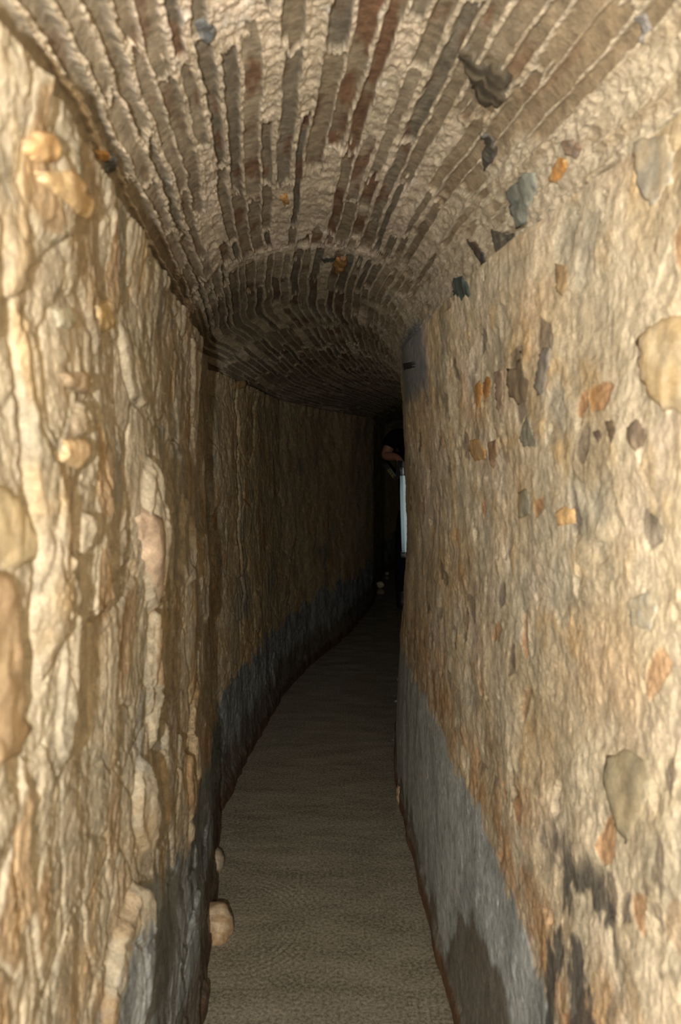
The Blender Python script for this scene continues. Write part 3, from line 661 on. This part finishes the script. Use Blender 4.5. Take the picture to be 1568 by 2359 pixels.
for nm, z0, z1 in (('end_cap', 0, .040), ('end_cap', LL-.06, LL)):
    bm = bmesh.new(); tube(bm, .038, z0, z1); e = bm_obj(nm, bm, M_CAP, lamp, smooth=False)
    for zr_ in (z0+.006, z1-.006):
        bm = bmesh.new(); tube(bm, .0405, zr_-.003, zr_+.003, inner=.006); bm_obj('ring', bm, M_RING, e)
bm = bmesh.new()
for k in range(24):
    pass
tube(bm, .007, LL, LL+.05); bm_obj('handle', bm, M_CAP, lamp)
tag(lamp, 'white tube lamp with clear housing and grey end caps, held upright by the person', 'lamp')

# strap -------------------------------------------------------------
M_BLK = plain('black_webbing', (.008, .008, .009), .7); M_YEL = plain('yellow_print', (.55, .36, .02), .6, noise=.2); M_TEAL = plain('teal_print', (.10, .22, .22), .6)
path = [Vector(a) for a in ((.452, 5.92, 1.165), (.436, 5.90, 1.075), (.415, 5.89, 1.035), (.385, 5.89, 1.07), (.352, 5.895, 1.115), (.325, 5.92, 1.15), (.330, 6.0, 1.17))]
def pt(t_):
    t_ = max(0, min(t_, .9999))*(len(path)-1); i = int(t_); f = t_-i
    p0 = path[max(i-1, 0)]; p1_ = path[i]; p2_ = path[i+1]; p3_ = path[min(i+2, len(path)-1)]
    return .5*((2*p1_)+(p2_-p0)*f+(2*p0-5*p1_+4*p2_-p3_)*f*f+(3*p1_-p0-3*p2_+p3_)*f**3)
def ribbon(bm, t0, t1, w0, w1, d0, d1, n_=60):
    prev = None
    for k in range(n_+1):
        t_ = t0+(t1-t0)*k/n_; c = pt(t_); tg = (pt(t_+.01)-pt(t_-.01)).normalized()
        nrm = Vector((0, -1, 0)); sd_ = tg.cross(nrm).normalized()
        q = [bm.verts.new(c+sd_*a+nrm*b-path[2]) for a, b in ((w0, d0), (w1, d0), (w1, d1), (w0, d1))]
        if prev:
            for j in range(4): bm.faces.new((prev[j], prev[(j+1) % 4], q[(j+1) % 4], q[j]))
        else: bm.faces.new(q[::-1])
        prev = q
    bm.faces.new(prev)
bm = bmesh.new(); ribbon(bm, 0, 1, -.019, .019, -.001, .001); strap = bm_obj('strap', bm, M_BLK, None, smooth=False); strap.location = path[2]
bm = bmesh.new()
tt_ = .40
for k, wd_ in enumerate((.022, .030, .018, .032, .026, .020)):
    ribbon(bm, tt_, tt_+wd_*.28, -.013, .003, .001, .0018, 2); ribbon(bm, tt_, tt_+wd_, -.013, -.009, .001, .0018, 3)
    if k % 2: ribbon(bm, tt_, tt_+wd_, -.001, .003, .001, .0018, 3)
    tt_ += wd_+.012
bm_obj('marking', bm, M_YEL, strap, smooth=False)
bm = bmesh.new(); ribbon(bm, .38, .60, .008, .014, .001, .0018, 14); bm_obj('stripe', bm, M_TEAL, strap, smooth=False)
tag(strap, 'black strap with yellow markings and a teal stripe hanging from the holding hand', 'strap')


# ================================================================== LIGHT / CAMERA
fl = bpy.data.lights.new('camera_flash', 'POINT'); fl.energy = 108; fl.color = (1, .97, .90); fl.shadow_soft_size = .012
fo = bpy.data.objects.new('camera_flash', fl); fo.location = (-.085, -.22, 1.17); C.objects.link(fo)
wd = bpy.data.worlds.new('world'); bpy.context.scene.world = wd; wd.use_nodes = True
wd.node_tree.nodes['Background'].inputs[0].default_value = (0, 0, 0, 1)

cd = bpy.data.cameras.new('camera'); co = bpy.data.objects.new('camera', cd); C.objects.link(co)
co.location = (0, 0, 1.2); co.rotation_euler = (math.pi/2-TH, 0, 0)
cd.sensor_fit = 'VERTICAL'; cd.sensor_height = 23.6; cd.sensor_width = 15.7; cd.lens = 1800/2359*23.6
cd.clip_start = .02
cd.dof.use_dof = True; cd.dof.focus_distance = 3.2; cd.dof.aperture_fstop = 3.8
sc = bpy.context.scene; sc.camera = co
sc.view_settings.view_transform = 'Standard'; sc.view_settings.look = 'None'; sc.view_settings.gamma = 1; sc.view_settings.exposure = 0
sc.view_settings.use_curve_mapping = False
